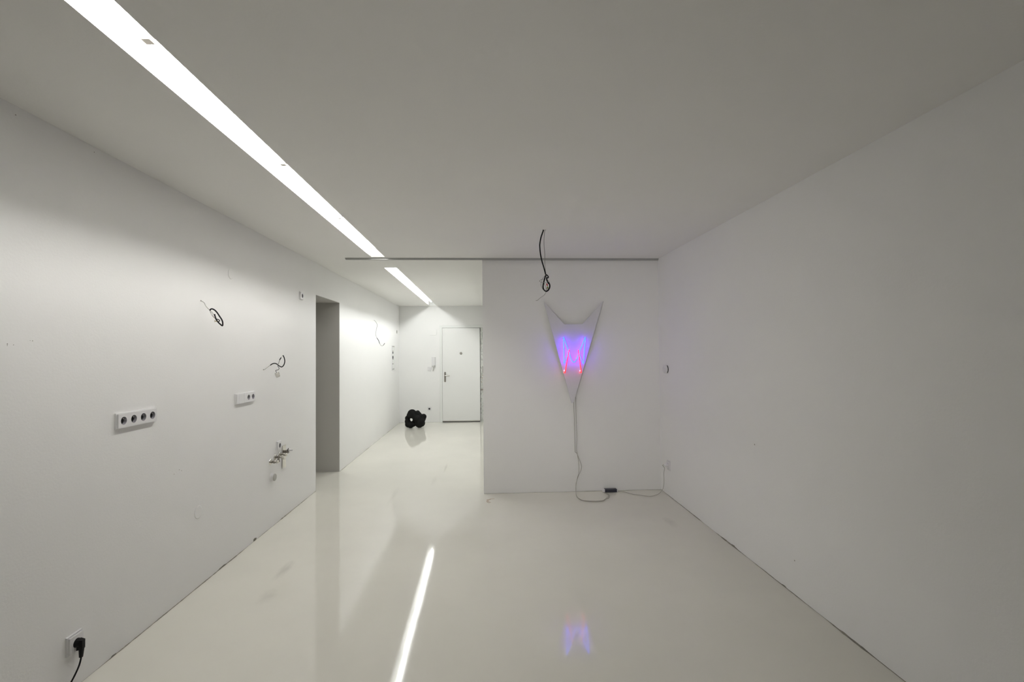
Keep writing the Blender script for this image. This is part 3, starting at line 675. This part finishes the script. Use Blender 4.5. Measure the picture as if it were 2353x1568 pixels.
# ------------------------------------------------------------------ neon sign: pointed white panel, blue M tube, red tubes
t = thing('neon_sign', (0.93, 5.13, 1.5), 'pointed white eared panel with glowing blue M and two red neon tubes', 'neon sign')
pv = [Vector(q) for q in P['panel']]
b = MB(); n = len(pv); fr = [Vector((q.x, 5.115, q.z)) for q in pv]; bk = [Vector((q.x, 5.127, q.z)) for q in pv]
b.add(fr + bk, [(0,1,5), (1,4,5), (1,2,4), (2,3,4)] + [tuple(n + i for i in q)[::-1] for q in [(0,1,5), (1,4,5), (1,2,4), (2,3,4)]] + [(i, (i+1) % n, n+(i+1) % n, n+i) for i in range(n)])
b.build('panel', M['panel'], t)
for x, z in ((0.82, 1.70), (1.05, 1.70), (0.93, 1.15)):
    b = MB(); b.cyl((x, 5.127, z), (x, YP, z), 0.012, n=12); b.build('spacer', M['dchrome'], t)
b = MB(); b.tube(P['neon_blue'], 0.0052, n=10, sub=5, back=0.35); b.build('blue_tube', [M['tblue'], M['tblue_back']], t)
for q in ('red1', 'red2'):
    a, c = [Vector(v) for v in P[q]]
    b = MB(); b.tube([a, a.lerp(c, 0.33), a.lerp(c, 0.66), c], 0.0052, n=10, sub=3); rt = b.build('red_tube', M['tred'], t)
    b = MB(); b.cyl(c + Vector((0, 0, 0.002)), c + Vector((0, 0.065, 0.0)), 0.006, n=10); b.build('tube_end', M['tred'], rt)
for q in P['elec']:
    b = MB(); b.lathe((q[0], 5.1145, q[2]), (0, -1, 0), [(0, 0.006), (0.02, 0.0052), (0.03, 0.003)], n=12); b.build('electrode', M['elec'], t)
for i in (6, 3, 19, 23, 13):
    q = P['neon_blue'][i]; b = MB(); b.cyl((q[0], 5.058, q[2]), (q[0], 5.115, q[2]), 0.003, n=8); b.build('standoff', M['plastic'], t)
part('lead_cord', 'cord', 'cord1', 0.0023, t, n=8)
part('lead_cord', 'cord', 'cord2', 0.0023, t, n=8)
t = thing('transformer', (1.30, 5.12, 0.0), 'small black transformer box on the floor against the partition', 'transformer')
b = MB(); b.box((1.245, 5.092, 0.002), (1.372, 5.142, 0.034)); b.build('case', M['blk_box'], t, bevel=0.003)
b = MB(); b.box((1.224, 5.095, 0.002), (1.245, 5.139, 0.032)); b.build('end_cap', M['plastic'], t, bevel=0.002)
b = MB(); b.box((1.372, 5.095, 0.002), (1.384, 5.139, 0.026)); b.build('end_cap', M['plastic'], t, bevel=0.002)

# ------------------------------------------------------------------ small brown scratch on the floor
b = MB()
for q in ('mark', 'mark2'):
    pts = [Vector(v) for v in P[q]]
    for i in range(len(pts) - 1):
        a, c = pts[i], pts[i+1]; d_ = (c - a).normalized(); s_ = Vector((-d_.y, d_.x, 0)) * 0.0026
        b.add([a - s_, a + s_, c + s_ * 0.6, c - s_ * 0.6, a - s_ - Vector((0,0,.0014)), a + s_ - Vector((0,0,.0014)), c + s_*.6 - Vector((0,0,.0014)), c - s_*.6 - Vector((0,0,.0014))], [(0,1,2,3),(0,1,5,4),(1,2,6,5),(2,3,7,6),(3,0,4,7)])
tag(b.build('brown_scuff', M['brown']), 'small brown scrap on the floor at the foot of the partition edge', 'scuff')

# ------------------------------------------------------------------ black knotted sculpture
SX, SY, K = -1.415, 9.74, 1/1496.0
def sp(px, py, r, dy=0.0):      # pixels of the study drawing -> metres
    return ((px - 735) * K + SX, SY + dy, (850 - py) * K, r * K)
balls = [sp(635,425,138,-0.02), sp(560,470,95,0.02), sp(492,560,80,0.03), sp(500,650,88,0.0), sp(520,735,100,0), sp(590,750,105,-0.01),
         sp(660,730,90,0.0), sp(705,640,70,0.02), sp(735,560,85,-0.05), sp(800,560,95,-0.06), sp(700,480,85,-0.04), sp(860,650,150,-0.01), sp(850,715,135,0.0), sp(900,720,110,0.04),
         sp(965,525,90,0.03), sp(935,590,95,0.05), sp(895,520,90,0.0), sp(790,400,72,0.03), sp(830,450,75,0.02), sp(760,650,70,0.06), sp(620,520,60,0.05)]
import bmesh
bm = bmesh.new()
for (x, y, z, r) in balls:
    z = max(z, r * 0.97)
    q = bmesh.ops.create_icosphere(bm, subdivisions=3, radius=r)
    bmesh.ops.translate(bm, verts=q['verts'], vec=(x, y, z))
me = bpy.data.meshes.new('sculpture'); bm.to_mesh(me); bm.free()
me.materials.append(M['sculpt'])
sc = bpy.data.objects.new('knot_sculpture', me); C.objects.link(sc)
rm = sc.modifiers.new('remesh', 'REMESH'); rm.mode = 'VOXEL'; rm.voxel_size = 0.006; rm.use_smooth_shade = True
sm_ = sc.modifiers.new('smooth', 'SMOOTH'); sm_.iterations = 22; sm_.factor = 0.5
tag(sc, 'matt black knotted bulbous sculpture on the floor at the corridor end', 'sculpture')
